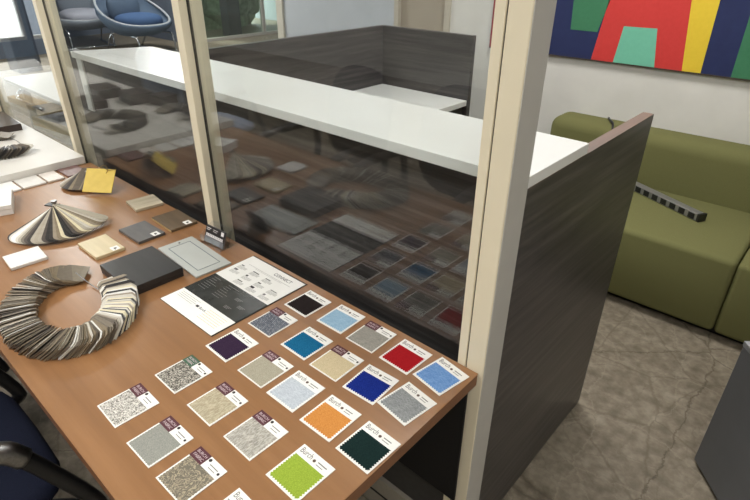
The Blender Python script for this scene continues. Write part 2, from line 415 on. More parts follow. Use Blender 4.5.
# ------------------------------------------------------------------ brown sample table
TZ = .73
TX0, TX1, TY0, TY1 = -2.262, -.402, .134, .7745
tb = thing('sample_table', 'brown wood laminate table carrying fabric swatch cards and finish samples', 'table', ((TX0+TX1)/2, (TY0+TY1)/2, 0))
ox, oy = (TX0+TX1)/2, (TY0+TY1)/2
put('table_top', B(TX0-ox, TX1-ox, TY0-oy, TY1-oy, TZ-.0012, TZ), TABLE, tb)
put('edge_band', B(TX0-ox, TX1-ox, TY0-oy, TY1-oy, TZ-.032, TZ-.0012), TEDGE, tb, bevel=.003)
def gusset(x):
    pts = [(.773, .697), (.773, .30), (.76, .288), (.50, .60), (.45, .665), (.45, .697)]
    M = Matrix(((0, 0, 1, x-ox), (1, 0, 0, -oy), (0, 1, 0, 0), (0, 0, 0, 1)))
    put('support_bracket', prism(bmesh.new(), pts, -.01, .01, M), BLACKM, tb, bevel=.002)
gusset(-1.387); gusset(-2.235)
put('modesty_panel', B(-2.2-ox, -.4165-ox, .762-oy, .771-oy, .312, .697), plain('black_gloss_panel', (9, 10, 13), .45, 0, 1, 60, .25), tb, bevel=.004)

# ------------------------------------------------------------------ pale desk to the left
pd = thing('pale_desk', 'pale laminate desk joining the left end of the brown table', 'desk', (-3.35, .35, 0))
put('desk_top', B(-1.05, 1.088, -.225, .408, .732, .762), DESKLAM, pd, bevel=.002)
for sx in (-1.0, 1.03):
    for sy in (-.19, .37): put('leg', B(sx-.025, sx+.025, sy-.025, sy+.025, 0, .732), GREYP, pd)

# ------------------------------------------------------------------ fabric swatch cards
CW, CH, HH = .079, .0865, .0235
def pinked(w, h, tooth=.0054, dep=.0016):
    nx = max(4, int(w/tooth)); ny = max(4, int(h/tooth)); pts = []
    for side, n, L in ((0, nx, w), (1, ny, h), (2, nx, w), (3, ny, h)):
        for k in range(n*2):
            t = k/(n*2)*L; d = dep if k % 2 else 0
            x, y = {0: (t-w/2, -h/2+d), 1: (w/2-d, t-h/2), 2: (w/2-t, h/2-d*0), 3: (-w/2+d, h/2-t)}[side]
            pts.append((x, y))
    return pts
cardmesh = {}
CARDN = 0
def swatch_card(c, ang, mat, style, label, z=TZ, second=False):
    """style 'B' = full white header with a name, 'M' maroon tag, 'G' green tag"""
    t = thing('fabric_sample_card', label, 'fabric sample', (c[0], c[1], z), math.radians(ang), 'fabric sample cards on the brown table')
    put('card', B(-CW/2, CW/2, -CH/2, CH/2, .0003, .0016), WHITEP, t)
    fh = CH-HH-(.0035 if style == 'B' else .002); fwid = CW-.0055
    b = prism(bmesh.new(), [(x, y+(CH/2-HH)-fh/2) for x, y in pinked(fwid, fh, dep=.0027 if style == 'B' else .0012)], .00165, .0020)
    put('swatch', b, mat, t)
    yb = CH/2-HH
    pb = bmesh.new()
    if style == 'B':
        text('Burch', .0165, INKG, t, (-CW/2+.0045, yb+.0078, .0017), sx=.74, name='brand_lettering')
        cyl(pb, .0005, yb+.0105, .0016, .0019, .0031, 14)
        put('round_mark', pb, plain_cache('round_mark_ink', (92, 74, 62)), t)
        lb = bmesh.new(); box(lb, .008, .008+R.uniform(.016, .022), yb+.0118, yb+.0138, .0016, .0018); box(lb, .008, .024, yb+.0066, yb+.0078, .0016, .0018)
        put('small_print', lb, INKG, t)
    else:
        put('header_tag', B(-CW/2, -CW/2+.034, yb, CH/2, .00165, .0020), MAROON if style == 'M' else TAGGREEN, t)
        for k, wd in enumerate(('BURCH', 'FABRIC')):
            text(wd, .0082, plain_cache('pink_white_ink', (206, 188, 192)), t, (-CW/2+.017, yb+.0132-.0085*k, .0021), align='CENTER', sx=1.0, name='tag_lettering')
        cyl(pb, -.0005, yb+.0175, .0016, .0019, .0032, 14)
        if second:
            sb = bmesh.new(); cyl(sb, .033, yb+.0095, .0016, .0019, .0026, 12); put('stock_mark', sb, INK, t)
        put('round_mark', pb, INK, t)
        lb = bmesh.new(); box(lb, .006, .028, yb+.0115, yb+.0131, .0016, .0018); box(lb, .008, .026, yb+.006, yb+.0072, .0016, .0018)
        put('small_print', lb, INKG, t)
    return t
_pc = {}
def plain_cache(n, c, *a):
    if n not in _pc: _pc[n] = plain(n, c, *a)
    return _pc[n]

cards = [
 ((-.855, .245), -1.5, ('mosaic', [(92, 88, 84), (176, 172, 164), (226, 222, 214)]), 'M', False, 'light grey and white mosaic fabric card with maroon tag, nearest the table front edge'),
 ((-.854, .363), -.5, ('mosaic', [(44, 42, 40), (116, 112, 104), (196, 190, 178)]), 'G', True, 'dark mosaic fabric card with green tag'),
 ((-.729, .242), .2, ('solid', [(132, 134, 128), (164, 163, 154)]), 'M', True, 'plain grey fine-textured fabric card with maroon tag in the front row'),
 ((-.624, .241), .5, ('swirl', [(118, 112, 100), (172, 160, 136)]), 'M', True, 'taupe swirl patterned fabric card with maroon tag'),
 ((-.731, .363), -.6, ('diag', [(158, 146, 122), (196, 186, 160)]), 'M', True, 'warm beige slanting weave fabric card with maroon tag beside the green tagged card'),
 ((-.614, .366), -.4, ('diag', [(142, 138, 130), (198, 194, 184)]), 'M', False, 'light grey slanting weave fabric card with maroon tag beside the lime card'),
 ((-.858, .485), -1.1, ('solid', [(44, 30, 50), (60, 44, 66)]), 'B', False, 'deep purple fabric card'),
 ((-.857, .599), .1, ('weave', [(56, 62, 76), (172, 176, 182)]), 'M', False, 'blue grey basketweave fabric card with maroon tag beside the brochure'),
 ((-.741, .487), .2, ('solid', [(148, 142, 124), (178, 172, 154)]), 'M', True, 'stone beige fabric card with maroon tag beside the deep purple card'),
 ((-.645, .487), .4, ('melange', [(168, 176, 186), (204, 210, 216)]), 'B', False, 'very pale silvery blue fabric card beside the orange card'),
 ((-.853, .705), -.5, ('solid', [(30, 25, 26), (46, 39, 38)]), 'B', False, 'black fabric card at the corner of the brochure'),
 ((-.747, .716), 1.5, ('melange', [(128, 164, 192), (166, 196, 216)]), 'B', False, 'light sky blue fabric card between the black and grey cards'),
 ((-.740, .601), -.2, ('solid', [(18, 86, 126), (34, 110, 150)]), 'B', False, 'teal blue fabric card'),
 ((-.644, .600), .9, ('solid', [(184, 168, 134), (212, 196, 162)]), 'M', True, 'cream fabric card with maroon tag between the teal and royal blue cards'),
 ((-.649, .715), 1.0, ('melange', [(130, 128, 122), (166, 162, 152)]), 'M', True, 'mid grey fabric card with maroon tag beside the red card'),
 ((-.547, .602), 3.2, ('solid', [(16, 32, 106), (30, 52, 140)]), 'B', False, 'royal blue fabric card'),
 ((-.548, .715), -1.4, ('solid', [(146, 20, 28), (176, 34, 40)]), 'B', False, 'red fabric card lying next to the glass'),
 ((-.456, .717), -9.4, ('melange', [(84, 126, 186), (130, 168, 214)]), 'B', False, 'denim blue fabric card turned at the right corner of the table'),
 ((-.460, .610), -7.6, ('melange', [(116, 120, 122), (164, 166, 166)]), 'B', False, 'grey heather fabric card touching the royal blue card'),
 ((-.543, .485), .9, ('solid', [(192, 124, 58), (214, 148, 80)]), 'B', False, 'orange fabric card with white header'),
 ((-.445, .483), -1.4, ('solid', [(16, 34, 34), (28, 48, 46)]), 'B', False, 'dark bottle green fabric card'),
 ((-.493, .367), -.4, ('solid', [(134, 158, 50), (162, 184, 72)]), 'B', False, 'lime green fabric card'),
 ((-.505, .236), -.5, ('solid', [(140, 140, 138), (168, 166, 162)]), 'B', False, 'grey fabric card cut off by the bottom edge of the photo'),
]
for i, (c, a, fm, st, sec, lab) in enumerate(cards):
    swatch_card(c, a, fabric('swatch_fabric_%d' % i, *fm), st, lab, z=TZ+(.0028 if 'grey heather' in lab else 0)*0, second=sec)

# ------------------------------------------------------------------ brochure
br = thing('brochure', 'open three-panel brochure with a black middle panel beside the fabric cards', 'brochure', (-1.031, .613, TZ), math.radians(.4))
W2, H2 = .111, .143
put('backing', B(-W2-.002, W2+.003, -H2-.001, H2+.005, .0002, .0012), BLACK, br)
p1, p2 = -H2+.066, -H2+.161
put('front_panel', B(-W2, W2, -H2, p1, .0012, .0022), WHITEP, br)
put('middle_panel', B(-W2, W2, p1, p2, .0012, .0022), plain('black_gloss_paper', (46, 48, 47), .2, 0, 14, 14), br)
put('back_panel', B(-W2, W2, p2, H2, .0012, .0022), WHITEP, br)
text('CONNECT', .0165, INK, br, (.045, H2-.026, .0023), align='CENTER', sx=.85, name='heading_lettering')
lb = bmesh.new(); box(lb, -W2+.03, W2-.02, H2-.036, H2-.035, .0022, .0024); box(lb, -W2+.06, W2-.05, H2-.040, H2-.0392, .0022, .0024)
cells = [(c_, r_) for r_ in range(3) for c_ in range(4) if (c_, r_) not in ((3, 0), (0, 2))]
for c_, r_ in cells:
    x0 = -W2+.014+.053*c_; y0 = H2-.048-.026*r_
    for k in range(5): box(lb, x0, x0+.034-(k == 4)*.012, y0-.008-.0026*k, y0-.0069-.0026*k, .0022, .0024)
put('small_print', lb, INKP, br)
for q_, (c_, r_) in enumerate(cells):
    x0 = -W2+.016+.053*c_; y0 = H2-.0525-.026*r_; wd, hh = ((.012, .004), (.020, .0028), (.008, .006), (.024, .003), (.014, .0075))[q_*3 % 5]
    put('logo_print', B(x0, x0+wd, y0, y0+hh, .0022, .0025), INK if q_ % 3 else INKG, br)
lb = bmesh.new()
for k in range(7):
    y0 = p2-.012-.0085*k
    for q_ in range(2): x0 = -W2+.014+.062*q_; box(lb, x0, x0+R.uniform(.02, .045), y0, y0+.0011, .0022, .0024)
put('reversed_print', lb, INKG, br)
for x0, y0 in ((.03, p1+.062), (.062, p1+.045), (.035, p1+.025)):
    lb = bmesh.new()
    for k in range(3): box(lb, x0, x0+.024-.004*k, y0-.0035*k, y0-.0035*k+.0014, .0022, .0025)
    put('reversed_caption', lb, INKG, br)
lb = bmesh.new()
for k in range(4): box(lb, -W2+.012, -.02-.01*(k % 2), p1-.010-.006*k, p1-.0088-.006*k, .0022, .0024)
put('body_print', lb, INKP, br)
lb = bmesh.new()
for k in range(6): box(lb, .022, W2-.016, p1-.012-.007*k, p1-.0112-.007*k, .0022, .0024)
put('table_print', lb, INKO, br)
text('Burch', .0115, INK, br, (-.004, -H2+.040, .0023), name='brand_lettering', sx=.9)
put('logo_print', B(-.018, -.008, -H2+.040, -H2+.047, .0022, .0025), INK, br)

# ------------------------------------------------------------------ finish samples on the table
def slab(name, label, cat, c, w, h, t, ang, mat, top=None, bev=.0012, group=None, z=TZ):
    o = thing(name, label, cat, (c[0], c[1], z), math.radians(ang), group)
    put('board', B(-w/2, w/2, -h/2, h/2, .0002, t), mat, o, bevel=bev)
    return o
def sticker(o, x, y, z):
    put('sticker', B(x-.013, x+.013, y-.011, y+.011, z, z+.0004), WHITEP, o)
    b = bmesh.new(); cyl(b, x+.001, y, z+.0004, z+.0006, .0042, 12); box(b, x+.006, x+.010, y-.004, y-.002, z+.0004, z+.0006)
    put('sticker_print', b, INK, o)
GS = 'finish sample tiles on the brown table'
o = slab('finish_sample', 'cream wood finish sample tile with a white sticker', 'finish sample', (-1.51, .486), .124, .083, .010, 0, grain('cream_wood', (196, 180, 142), (216, 200, 164), (2, 20, 20)), group=GS)
sticker(o, .047, .020, .010)
o = slab('finish_sample', 'dark grey finish sample tile with a white sticker', 'finish sample', (-1.512, .612), .124, .086, .009, 1, grain('charcoal_finish', (82, 80, 80), (102, 99, 97), (3, 20, 20)), group=GS)
sticker(o, .049, .018, .009)
o = slab('finish_sample', 'pale striped wood finish sample tile near the glass', 'finish sample', (-1.708, .724), .094, .094, .010, -7, grain('pale_wood', (150, 140, 118), (206, 194, 168), (20, 1.5, 20)), group=GS)
o = slab('finish_sample', 'brown walnut finish sample tile with a white sticker near the glass', 'finish sample', (-1.512, .722), .130, .090, .009, -2, grain('walnut_finish', (84, 70, 54), (112, 94, 72), (3, 20, 20)), group=GS)
put('light_edge', B(-.0655, .0655, -.0456, -.0445, .0005, .007), grain('tan_wood_edge', (168, 140, 96), (184, 156, 110)), o)
sticker(o, .050, .018, .009)
o = slab('finish_sample', 'white finish sample tile behind the round chip ring', 'finish sample', (-1.603, .313), .088, .092, .009, -4, WHITEB, group=GS)
put('raw_edge', B(-.0442, .0442, -.0464, -.0458, .0005, .0075), grain('raw_board_edge', (168, 140, 108), (186, 160, 128)), o)
# black slab with doubled edge
o = thing('finish_sample', 'thick black laminate sample block overlapping a grey panel sample', 'finish sample', (-1.283, .496, TZ), math.radians(-1.5), GS)
BLK = grain('black_laminate', (34, 32, 33), (47, 45, 45), (3, 24, 24), .38)
put('board', B(-.086, .086, -.074, .074, .0125, .027), BLK, o, bevel=.0012)
put('board', B(-.0855, .0855, -.0735, .0735, .0002, .0118), BLK, o, bevel=.001)
# shaker style panel sample
o = thing('panel_sample', 'thin pale grey framed panel sample behind the black block', 'panel sample', (-1.267, .641, TZ), math.radians(-3))
PG = plain('pale_grey_lacquer', (184, 187, 182), .35, 0, 3, 20)
put('board', B(-.111, .111, -.054, .054, .0002, .0052), PG, o, bevel=.0008)
put('inset_panel', B(-.083, .083, -.032, .032, .0052, .0056), plain('inset_grey_lacquer', (190, 193, 188), .3, 0, 3, 20), o)
for a in ((-.0835, .0835, .0325, .0345), (-.0835, .0835, -.0345, -.0325), (-.0855, -.0835, -.0345, .0345), (.0835, .0855, -.0345, .0345)): put('groove_line', B(*a, .0052, .0058), plain_cache('groove_line_grey', (112, 122, 126)), o)
b = bmesh.new(); cyl(b, -.096, .006, .0052, .0062, .0028, 10); put('plug', b, BLACK, o)
# white tiles along the pale desk
for k, (y0, y1, m_, lab) in enumerate(((.325, .40, WHITEB, 'white finish tile beside the pale desk, first of the row from the left edge'), (.405, .483, WHITEB, 'white finish tile beside the pale desk, second of the row'), (.49, .568, plain('pale_grey_tile', (214, 211, 204), .4), 'pale grey finish tile beside the pale desk, third of the row'),
        (.575, .632, plain('off_white_tile', (222, 214, 204), .4), 'off-white finish tile beside the pale desk, fourth of the row'), (.645, .72, grain('mauve_wood', (112, 82, 78), (132, 100, 94)), 'mauve brown finish tile in the corner by the left glass post'))):
    o = slab('finish_sample', lab, 'finish sample', (-2.203, (y0+y1)/2), .106, y1-y0, .007, 0, m_, group='finish tiles along the pale desk')
    put('raw_edge', B(-.052, .052, (y1-y0)/2, (y1-y0)/2+.0012, .0004, .0065), grain('raw_edge_%d' % k, (170, 140, 96), (120, 90, 66)) if k else BLACK, o)
o = thing('sample_box', 'white sample box at the left edge of the photo beside the chip fan', 'box', (-2.035, .385, TZ), math.radians(-18))
put('box_body', B(-.085, .075, -.06, .035, .0003, .019), WHITEB, o, bevel=.001)
put('box_lid', B(-.086, .076, -.061, .036, .0195, .034), WHITEP, o, bevel=.0015)

# ------------------------------------------------------------------ business card holder
ch = thing('card_holder', 'clear acrylic card holder with dark business cards at the foot of the glass post', 'card holder', (-1.281, .728, TZ), math.radians(3))
b = bmesh.new()
tilt = Matrix.Rotation(math.radians(-24), 4, 'X')
box(b, -.047, .047, -.001, .001, .002, .060, M=Matrix.Translation((0, .004, 0)) @ tilt)
box(b, -.047, .047, -.024, .030, .0003, .002)
box(b, -.047, .047, -.0235, -.0215, .002, .030)
for s in (-1, 1):
    x = s*.047
    prism(b, [(-.0235, .002), (.004, .002), (.026, .055), (-.0235, .026)], -.001, .001, Matrix(((0, 0, 1, x), (1, 0, 0, 0), (0, 1, 0, 0), (0, 0, 0, 1))))
put('stand', b, ACRYL, ch)
CT = Matrix.Translation((0, -.014, .004)) @ Matrix.Rotation(math.radians(-20), 4, 'X')
for k in range(4):
    put('business_card', B(-.0445, .0445, .0014*k, .0014*k+.001, 0, .051, M=CT), plain_cache('dark_card', (34, 30, 32), .4) if k == 0 else plain_cache('grey_card', (110, 110, 112), .5), ch)
put('grey_band', B(-.0445, .0445, -.0006, 0, .001, .018, M=CT), plain_cache('grey_band_print', (116, 118, 122), .5), ch)
b = bmesh.new()
for x0, x1, z0, z1 in ((-.04, -.02, .043, .045), (-.04, -.026, .038, .0395), (-.01, .012, .043, .0445), (-.01, .008, .038, .0392), (.028, .040, .036, .048)): box(b, x0, x1, -.0006, 0, z0, z1, M=CT)
box(b, -.04, .04, -.0006, 0, .0195, .0215, M=CT)
for k in range(10): box(b, -.039+.008*k, -.0335+.008*k, -.0008, 0, .022, .028, M=CT)
put('card_print', b, INKW, ch)

# ------------------------------------------------------------------ chip rings and fans
CHIPC = [(128, 118, 102), (144, 132, 114), (112, 102, 88), (156, 144, 126), (100, 90, 78), (170, 160, 144), (136, 122, 100), (84, 76, 70), (120, 112, 100), (176, 168, 152), (58, 54, 52), (136, 122, 100), (206, 200, 188), (46, 44, 44), (222, 212, 180), (232, 230, 224)]
CHIPM = [plain('laminate_chip_%d' % i, c, .45, 0, 5, 90) for i, c in enumerate(CHIPC)]
def chipmesh(name, pts, t):
    bm = prism(bmesh.new(), pts, -t/2, t/2); me = bpy.data.meshes.new(name); bm.normal_update(); bm.to_mesh(me); bm.free()
    me.materials.append(CHIPM[0]); return me
def chip_pts(L, H, cut=.010):
    return [(-L/2, -H/2), (L/2, -H/2), (L/2, H/2-cut), (L/2-cut, H/2), (-L/2+cut, H/2), (-L/2, H/2-cut)]
CHIP = chipmesh('chip', chip_pts(.076, .052), .0016)
def addchip(me, parent, M, mat, name='chip'):
    o = bpy.data.objects.new(name, me); C.objects.link(o); o.parent = parent; o.matrix_local = M
    o.material_slots[0].link = 'OBJECT'; o.material_slots[0].material = mat
    return o
def chip_ring(label, c, z, a0, a1, n, ra, rb, axis, tiltA, dark=False, chain=None, dense=False):
    """chips strung on an oval: angle 0 lies along axis (half width ra), 90 along its left normal (half width rb)"""
    t = thing('chip_ring', label, 'sample ring', (c[0], c[1], z), 0, None)
    ax = math.radians(axis); e2 = Vector((math.cos(ax), math.sin(ax), 0)); e1 = Vector((-math.sin(ax), math.cos(ax), 0))
    rest = bmesh.new()
    for i in range(n):
        u = i/(n-1); a = math.radians(a0+(a1-a0)*u)
        tl = tiltA
        if u < .06: tl = tiltA+(84-tiltA)*(1-u/.06)*.9
        if u > .90: tl = tiltA+(82-tiltA)*((u-.90)/.10)*.8
        tl += R.uniform(-3, 3)
        k = R.random()
        if dark: mi = R.choice([4, 2, 7, 10, 8])
        elif .74 < u < .97: mi = R.choice([15, 12, 9, 13, 14, 7, 3, 10, 12, 13])
        elif u < .10: mi = R.choice([0, 2, 6, 8, 11])
        elif k < .14: mi = R.choice([12, 9, 15, 5])
        else: mi = R.choice([0, 1, 2, 3, 4, 6, 7, 8, 11, 0, 2, 4])
        if i > n-3: mi = 12
        if i < 2: mi = 0
        h = .026*abs(math.cos(math.radians(tl)))+.0012+(.010*max(0, (u-.9)/.1) if u > .9 else 0)+(.010*max(0, 1-u/.06) if u < .06 else 0)
        pos = e2*ra*math.cos(a)+e1*rb*math.sin(a); nn = (e2*rb*math.cos(a)+e1*ra*math.sin(a)).normalized()
        pos += nn*R.uniform(-.003, .003)
        M = Matrix.Translation((pos.x, pos.y, h)) @ Matrix.Rotation(math.atan2(nn.y, nn.x)+math.radians(R.uniform(-3, 3)), 4, 'Z') @ Matrix.Rotation(PI/2-math.radians(tl), 4, 'X')
        if dense and i % 2 and .03 < u < .97:      # every second chip of the tightly packed stack
            nf = len(rest.faces); prism(rest, chip_pts(.076, .052), -.0008, .0008, M); rest.faces.ensure_lookup_table()
            for fc in rest.faces[nf:]: fc.material_index = mi
        else: addchip(CHIP, t, M, CHIPM[mi])
    if dense:
        o = put('packed_chips', rest, CHIPM, t); o['kind'] = 'stuff'
    if chain: put('chain', T([e2*p[0]+e1*p[1]+Vector((0, 0, p[2])) for p in chain], .0013, 6, 5), GREYMET, t, smooth=True)
    return t
chip_ring('large ring of laminate colour chips curled on the brown table', (-1.255, .300), TZ, 71, 374, 184, .110, .158, 77, 50, dense=True,
          chain=[(.036, .135, .026), (.052, .105, .010), (.066, .070, .004), (.076, .042, .006), (.084, .018, .014)])
chip_ring('dark chip ring on the pale desk, its end reaching towards the table', (-2.62, .565), .762, 150, 385, 62, .142, .118, 0, 50, True, chain=[(-.12, .06, .012), (-.05, .075, .004), (.05, .07, .004), (.125, .05, .012)])
chip_ring('dark chip ring on the pale desk in front of the other ring', (-2.535, .262), .762, 160, 375, 46, .098, .092, 0, 50, True)

def fan_chip(L, w0, w1):
    pts = [(0, -w0/2), (L-.018, -w1/2)]
    for k in range(1, 8):
        a = -PI/2+PI*k/8; pts.append((L-.018+.018*math.cos(a), w1/2*math.sin(a)))
    pts += [(L-.018, w1/2), (0, w0/2)]
    return pts
FCH = chipmesh('chip', fan_chip(.163, .014, .046), .0014)
fn = thing('chip_fan', 'fan deck of laminate chips spread open with its pivot raised on the brown table', 'sample fan', (-1.768, .470, TZ))
FCOL = [13, 12, 15, 15, 12, 9, 8, 7, 10, 9, 5, 9, 7, 13, 10, 3, 11, 14, 13, 13, 7, 6, 14, 9, 12, 14, 3, 6, 12, 9]
n = len(FCOL)
for i in range(n):
    u = i/(n-1); a = math.radians(-82+124*u)
    dip = math.radians(19)
    M = Matrix.Translation((0, 0, .058+.0004*i)) @ Matrix.Rotation(a, 4, 'Z') @ Matrix.Rotation(dip, 4, 'Y') @ Matrix.Rotation(math.radians(-10), 4, 'X')
    addchip(FCH, fn, M, CHIPM[FCOL[i]])
b = bmesh.new(); cyl(b, 0, 0, .012, .078, .005, 14); cyl(b, 0, 0, .074, .079, .009, 14)
put('pivot_post', b, GREYMET, fn)
b = bmesh.new(); box(b, -.03, .012, -.01, .01, .062, .066, M=Matrix.Rotation(.5, 4, 'Z')); put('pivot_clip', b, BLACKM, fn)

yf = thing('board_fan', 'fan of sample boards topped by a yellow board in front of the left glass post', 'sample fan', (-1.93, .68, TZ))
def quadplate(P, t, mat, name):
    P = [Vector(p) for p in P]; nrm = (P[1]-P[0]).cross(P[3]-P[0]).normalized()
    bm = bmesh.new(); a = [bm.verts.new(p) for p in P]; c = [bm.verts.new(p-nrm*t) for p in P]
    bm.faces.new(a); bm.faces.new(c[::-1])
    for i in range(4): bm.faces.new([a[i], c[i], c[(i+1) % 4], a[(i+1) % 4]])
    return put(name, bm, mat, yf)
q = lambda x, y, z: (x+1.93, y-.68, z-TZ)
quadplate([q(-1.952, .616, .740), q(-1.866, .681, .740), q(-1.910, .733, .802), q(-2.0, .669, .802)], .002, YELLOW, 'yellow_board')
OCH = chipmesh('chip', [(0, -.016), (.108, -.023), (.108, .023), (0, .016)], .002)
for i, (a, mi) in enumerate(((206, 9), (217, 12), (228, 15), (239, 3), (250, 12), (261, 5), (272, 1), (283, 7), (294, 10), (305, 11), (315, 4))):
    M = Matrix.Translation((-.112, .002, .050+.0008*i)) @ Matrix.Rotation(math.radians(a), 4, 'Z') @ Matrix.Rotation(math.radians(25), 4, 'Y')
    addchip(OCH, yf, M, CHIPM[mi])
b = bmesh.new(); P = [(-.03+.022*math.cos(2*PI*k/16)*1.3+.004, .028+.010*math.sin(2*PI*k/16), .066+.012*math.sin(2*PI*k/16)) for k in range(17)]
tube(b, P, .0012, 6); tube(b, [(-.075, .03, .062), (-.05, .03, .068), (-.02, .03, .07), (.01, .034, .072), (.03, .052, .076)], .0012, 6, 4)
put('wire_ring', b, BRASS, yf)

# ------------------------------------------------------------------ sample boxes on the pale desk
def sbox(label, c, w, h, t, ang, mat, z=.762):
    o = thing('sample_board', label, 'sample board', (c[0], c[1], z), math.radians(ang), 'sample boards on the pale desk')
    put('board', B(-w/2, w/2, -h/2, h/2, .0003, t-.0012), mat, o, bevel=.001)
    put('face', B(-w/2+.001, w/2-.001, -h/2+.001, h/2-.001, t-.0012, t), plain_cache('dark_walnut_face', (58, 44, 38), .3), o)
    return o
DW = grain('dark_walnut', (44, 34, 30), (62, 48, 42), (3, 20, 20), .35)
sbox('dark walnut sample board standing nearest the glass on the pale desk', (-2.98, .672), .30, .11, .030, -3, DW)
o = thing('sample_board', 'tan wood sample board on the pale desk at the left edge', 'sample board', (-3.30, .70, .762), math.radians(-4), 'sample boards on the pale desk')
put('board', B(-.15, .15, -.04, .04, .0003, .03), grain('tan_wood_board', (196, 164, 112), (214, 184, 130), (3, 20, 20)), o, bevel=.001)
sbox('dark walnut sample board lying furthest left beside the front edge of the pale desk', (-3.22, .33), .20, .13, .05, 4, DW)
sbox('thick dark walnut sample board behind the small chip ring on the pale desk', (-2.955, .27), .16, .13, .055, 5, DW)
sbox('dark walnut sample board touching the front edge of the pale desk', (-2.80, .195), .12, .10, .05, -6, DW)
sbox('dark walnut sample board between the wood board by the glass and the front boards', (-3.03, .48), .19, .10, .04, 3, DW)

# ------------------------------------------------------------------ clutter seen beyond the left pane
wt = thing('side_table', 'white topped side table beyond the glass at far left', 'table', (-3.75, 1.5, 0))
put('table_top', B(-.58, .62, -.415, .40, .705, .73), WHITELAM, wt, bevel=.003)
for sx, sy in ((-.5, -.33), (.55, -.33), (-.5, .34), (.55, .34)): put('leg', B(sx-.02, sx+.02, sy-.02, sy+.02, 0, .705), GREYP, wt)
put('shelf', B(-.46, .6, -.36, .36, .40, .42), WHITELAM, wt)
put('side_bracket', T([(-.30, -.40, .70), (-.30, -.44, .655), (-.16, -.44, .645), (.05, -.42, .63)], .012, 8, 4), CHROME, wt, smooth=True)
o = thing('cardboard_tray', 'tan cardboard tray on the shelf of the white side table', 'tray', (-3.98, 1.30, .42), math.radians(8))
b = bmesh.new(); box(b, -.25, .25, -.12, .12, .0005, .01); box(b, -.25, .25, -.12, -.112, .01, .06); box(b, -.25, .25, .112, .12, .01, .06); box(b, -.25, -.242, -.112, .112, .01, .06); box(b, .242, .25, -.112, .112, .01, .06)
put('tray_body', b, plain('tan_cardboard', (184, 166, 122), .7, 0, 6), o)
put('tray_contents', B(-.238, .238, -.108, .108, .0102, .05), plain('grey_swatch_books', (96, 98, 104), .6, 0, 18, 18), o)

# ------------------------------------------------------------------ task chairs
def task_chair(label, loc, rz, fab, group=None):
    t = thing('task_chair', label, 'chair', loc, rz, group)
    put('seat', cushion(bmesh.new(), 0, .055, .445, .25, .235, .04, 5), fab, t, smooth=True)
    M = Matrix.Translation((0, -.24, .74)) @ Matrix.Rotation(math.radians(8), 4, 'X')
    bb = cushion(bmesh.new(), 0, 0, 0, .225, .026, .25, 4, M=M)
    put('backrest', bb, fab, t, smooth=True)
    put('back_stem', T([(0, -.10, .395), (0, -.26, .40), (0, -.285, .5), (0, -.275, .70)], .018, 8, 4), BLACK, t, smooth=True)
    for s in (-1, 1):
        x = s*.265
        fr = put('arm_frame', T([(x, -.14, .40), (x, -.17, .52), (x, -.16, .64), (x, -.10, .672), (x, .10, .672), (x, .19, .655), (x, .225, .60), (x, .30, .42), (x, .315, .36)], [.019, .017], 10, 5), BLACK, t, smooth=True)
        put('arm_pad', T([(x, -.10, .678), (x, .05, .682), (x, .185, .665)], .027, 10, 4, sy=.5), BLACK, t, smooth=True)
        put('arm_joint', T([(x, .176, .662), (x, .200, .645), (x, .218, .615)], .0225, 10, 3), GREYMET, t, smooth=True)
        put('arm_link', T([(x, .315, .362), (x*.7, .22, .385), (x*.3, .05, .392)], .016, 8, 4), BLACK, t, smooth=True)
    put('mechanism', B(-.11, .11, -.11, .12, .365, .4), BLACK, t, bevel=.01)
    b = bmesh.new(); cyl(b, 0, 0, .10, .367, .025); put('gas_lift', b, BLACKM, t)
    for k in range(5):
        a = math.radians(90+72*k); e = (.30*math.cos(a), .30*math.sin(a))
        l = put('base_leg', T([(0, 0, .115), (e[0]*.5, e[1]*.5, .105), (e[0], e[1], .078)], [.028, .017], 8), BLACK, t, smooth=True)
        b = bmesh.new()
        M = Matrix.Translation((e[0], e[1], .028)) @ Matrix.Rotation(a, 4, 'Z')
        bmesh.ops.create_cone(b, cap_ends=True, segments=14, radius1=.027, radius2=.027, depth=.04, matrix=M @ Matrix.Rotation(PI/2, 4, 'X'))
        box(b, -.006, .006, -.006, .006, .02, .06, M=M)
        put('caster', b, BLACK, l)
    return t
task_chair('dark navy task chair with black arms pushed up to the brown table', (-1.265, -.145, 0), 0, NAVY)
task_chair('dark navy task chair beyond the left edge of the photo by the brown table', (-1.93, -.16, 0), math.radians(4), NAVY)
task_chair('grey blue task chair with its back against the pale desk', (-3.22, -.26, 0), math.radians(180), fabric('grey_blue_fabric', 'solid', [(150, 160, 180), (176, 186, 204)]))

cd = thing('added_dark_cabinet', 'added low dark cabinet, out of view, darkening the glass reflection', 'cabinet', (-4.9, -.95, 0))  # out-of-view cabinet added so the glass mirrors something dark
put('carcass', B(-.9, .9, -.22, .22, .06, .60), DARKWOODX, cd, bevel=.002)
put('plinth', B(-.88, .88, -.2, .2, 0, .06), BLACK, cd)
for k in range(4):
    d_ = put('door', B(-.895+.45*k, -.455+.45*k, .2205, .238, .07, .59), DARKWOODX, cd, bevel=.002)
    put('handle', B(-.50+.45*k, -.485+.45*k, .238, .252, .45, .55), GREYMET, d_)

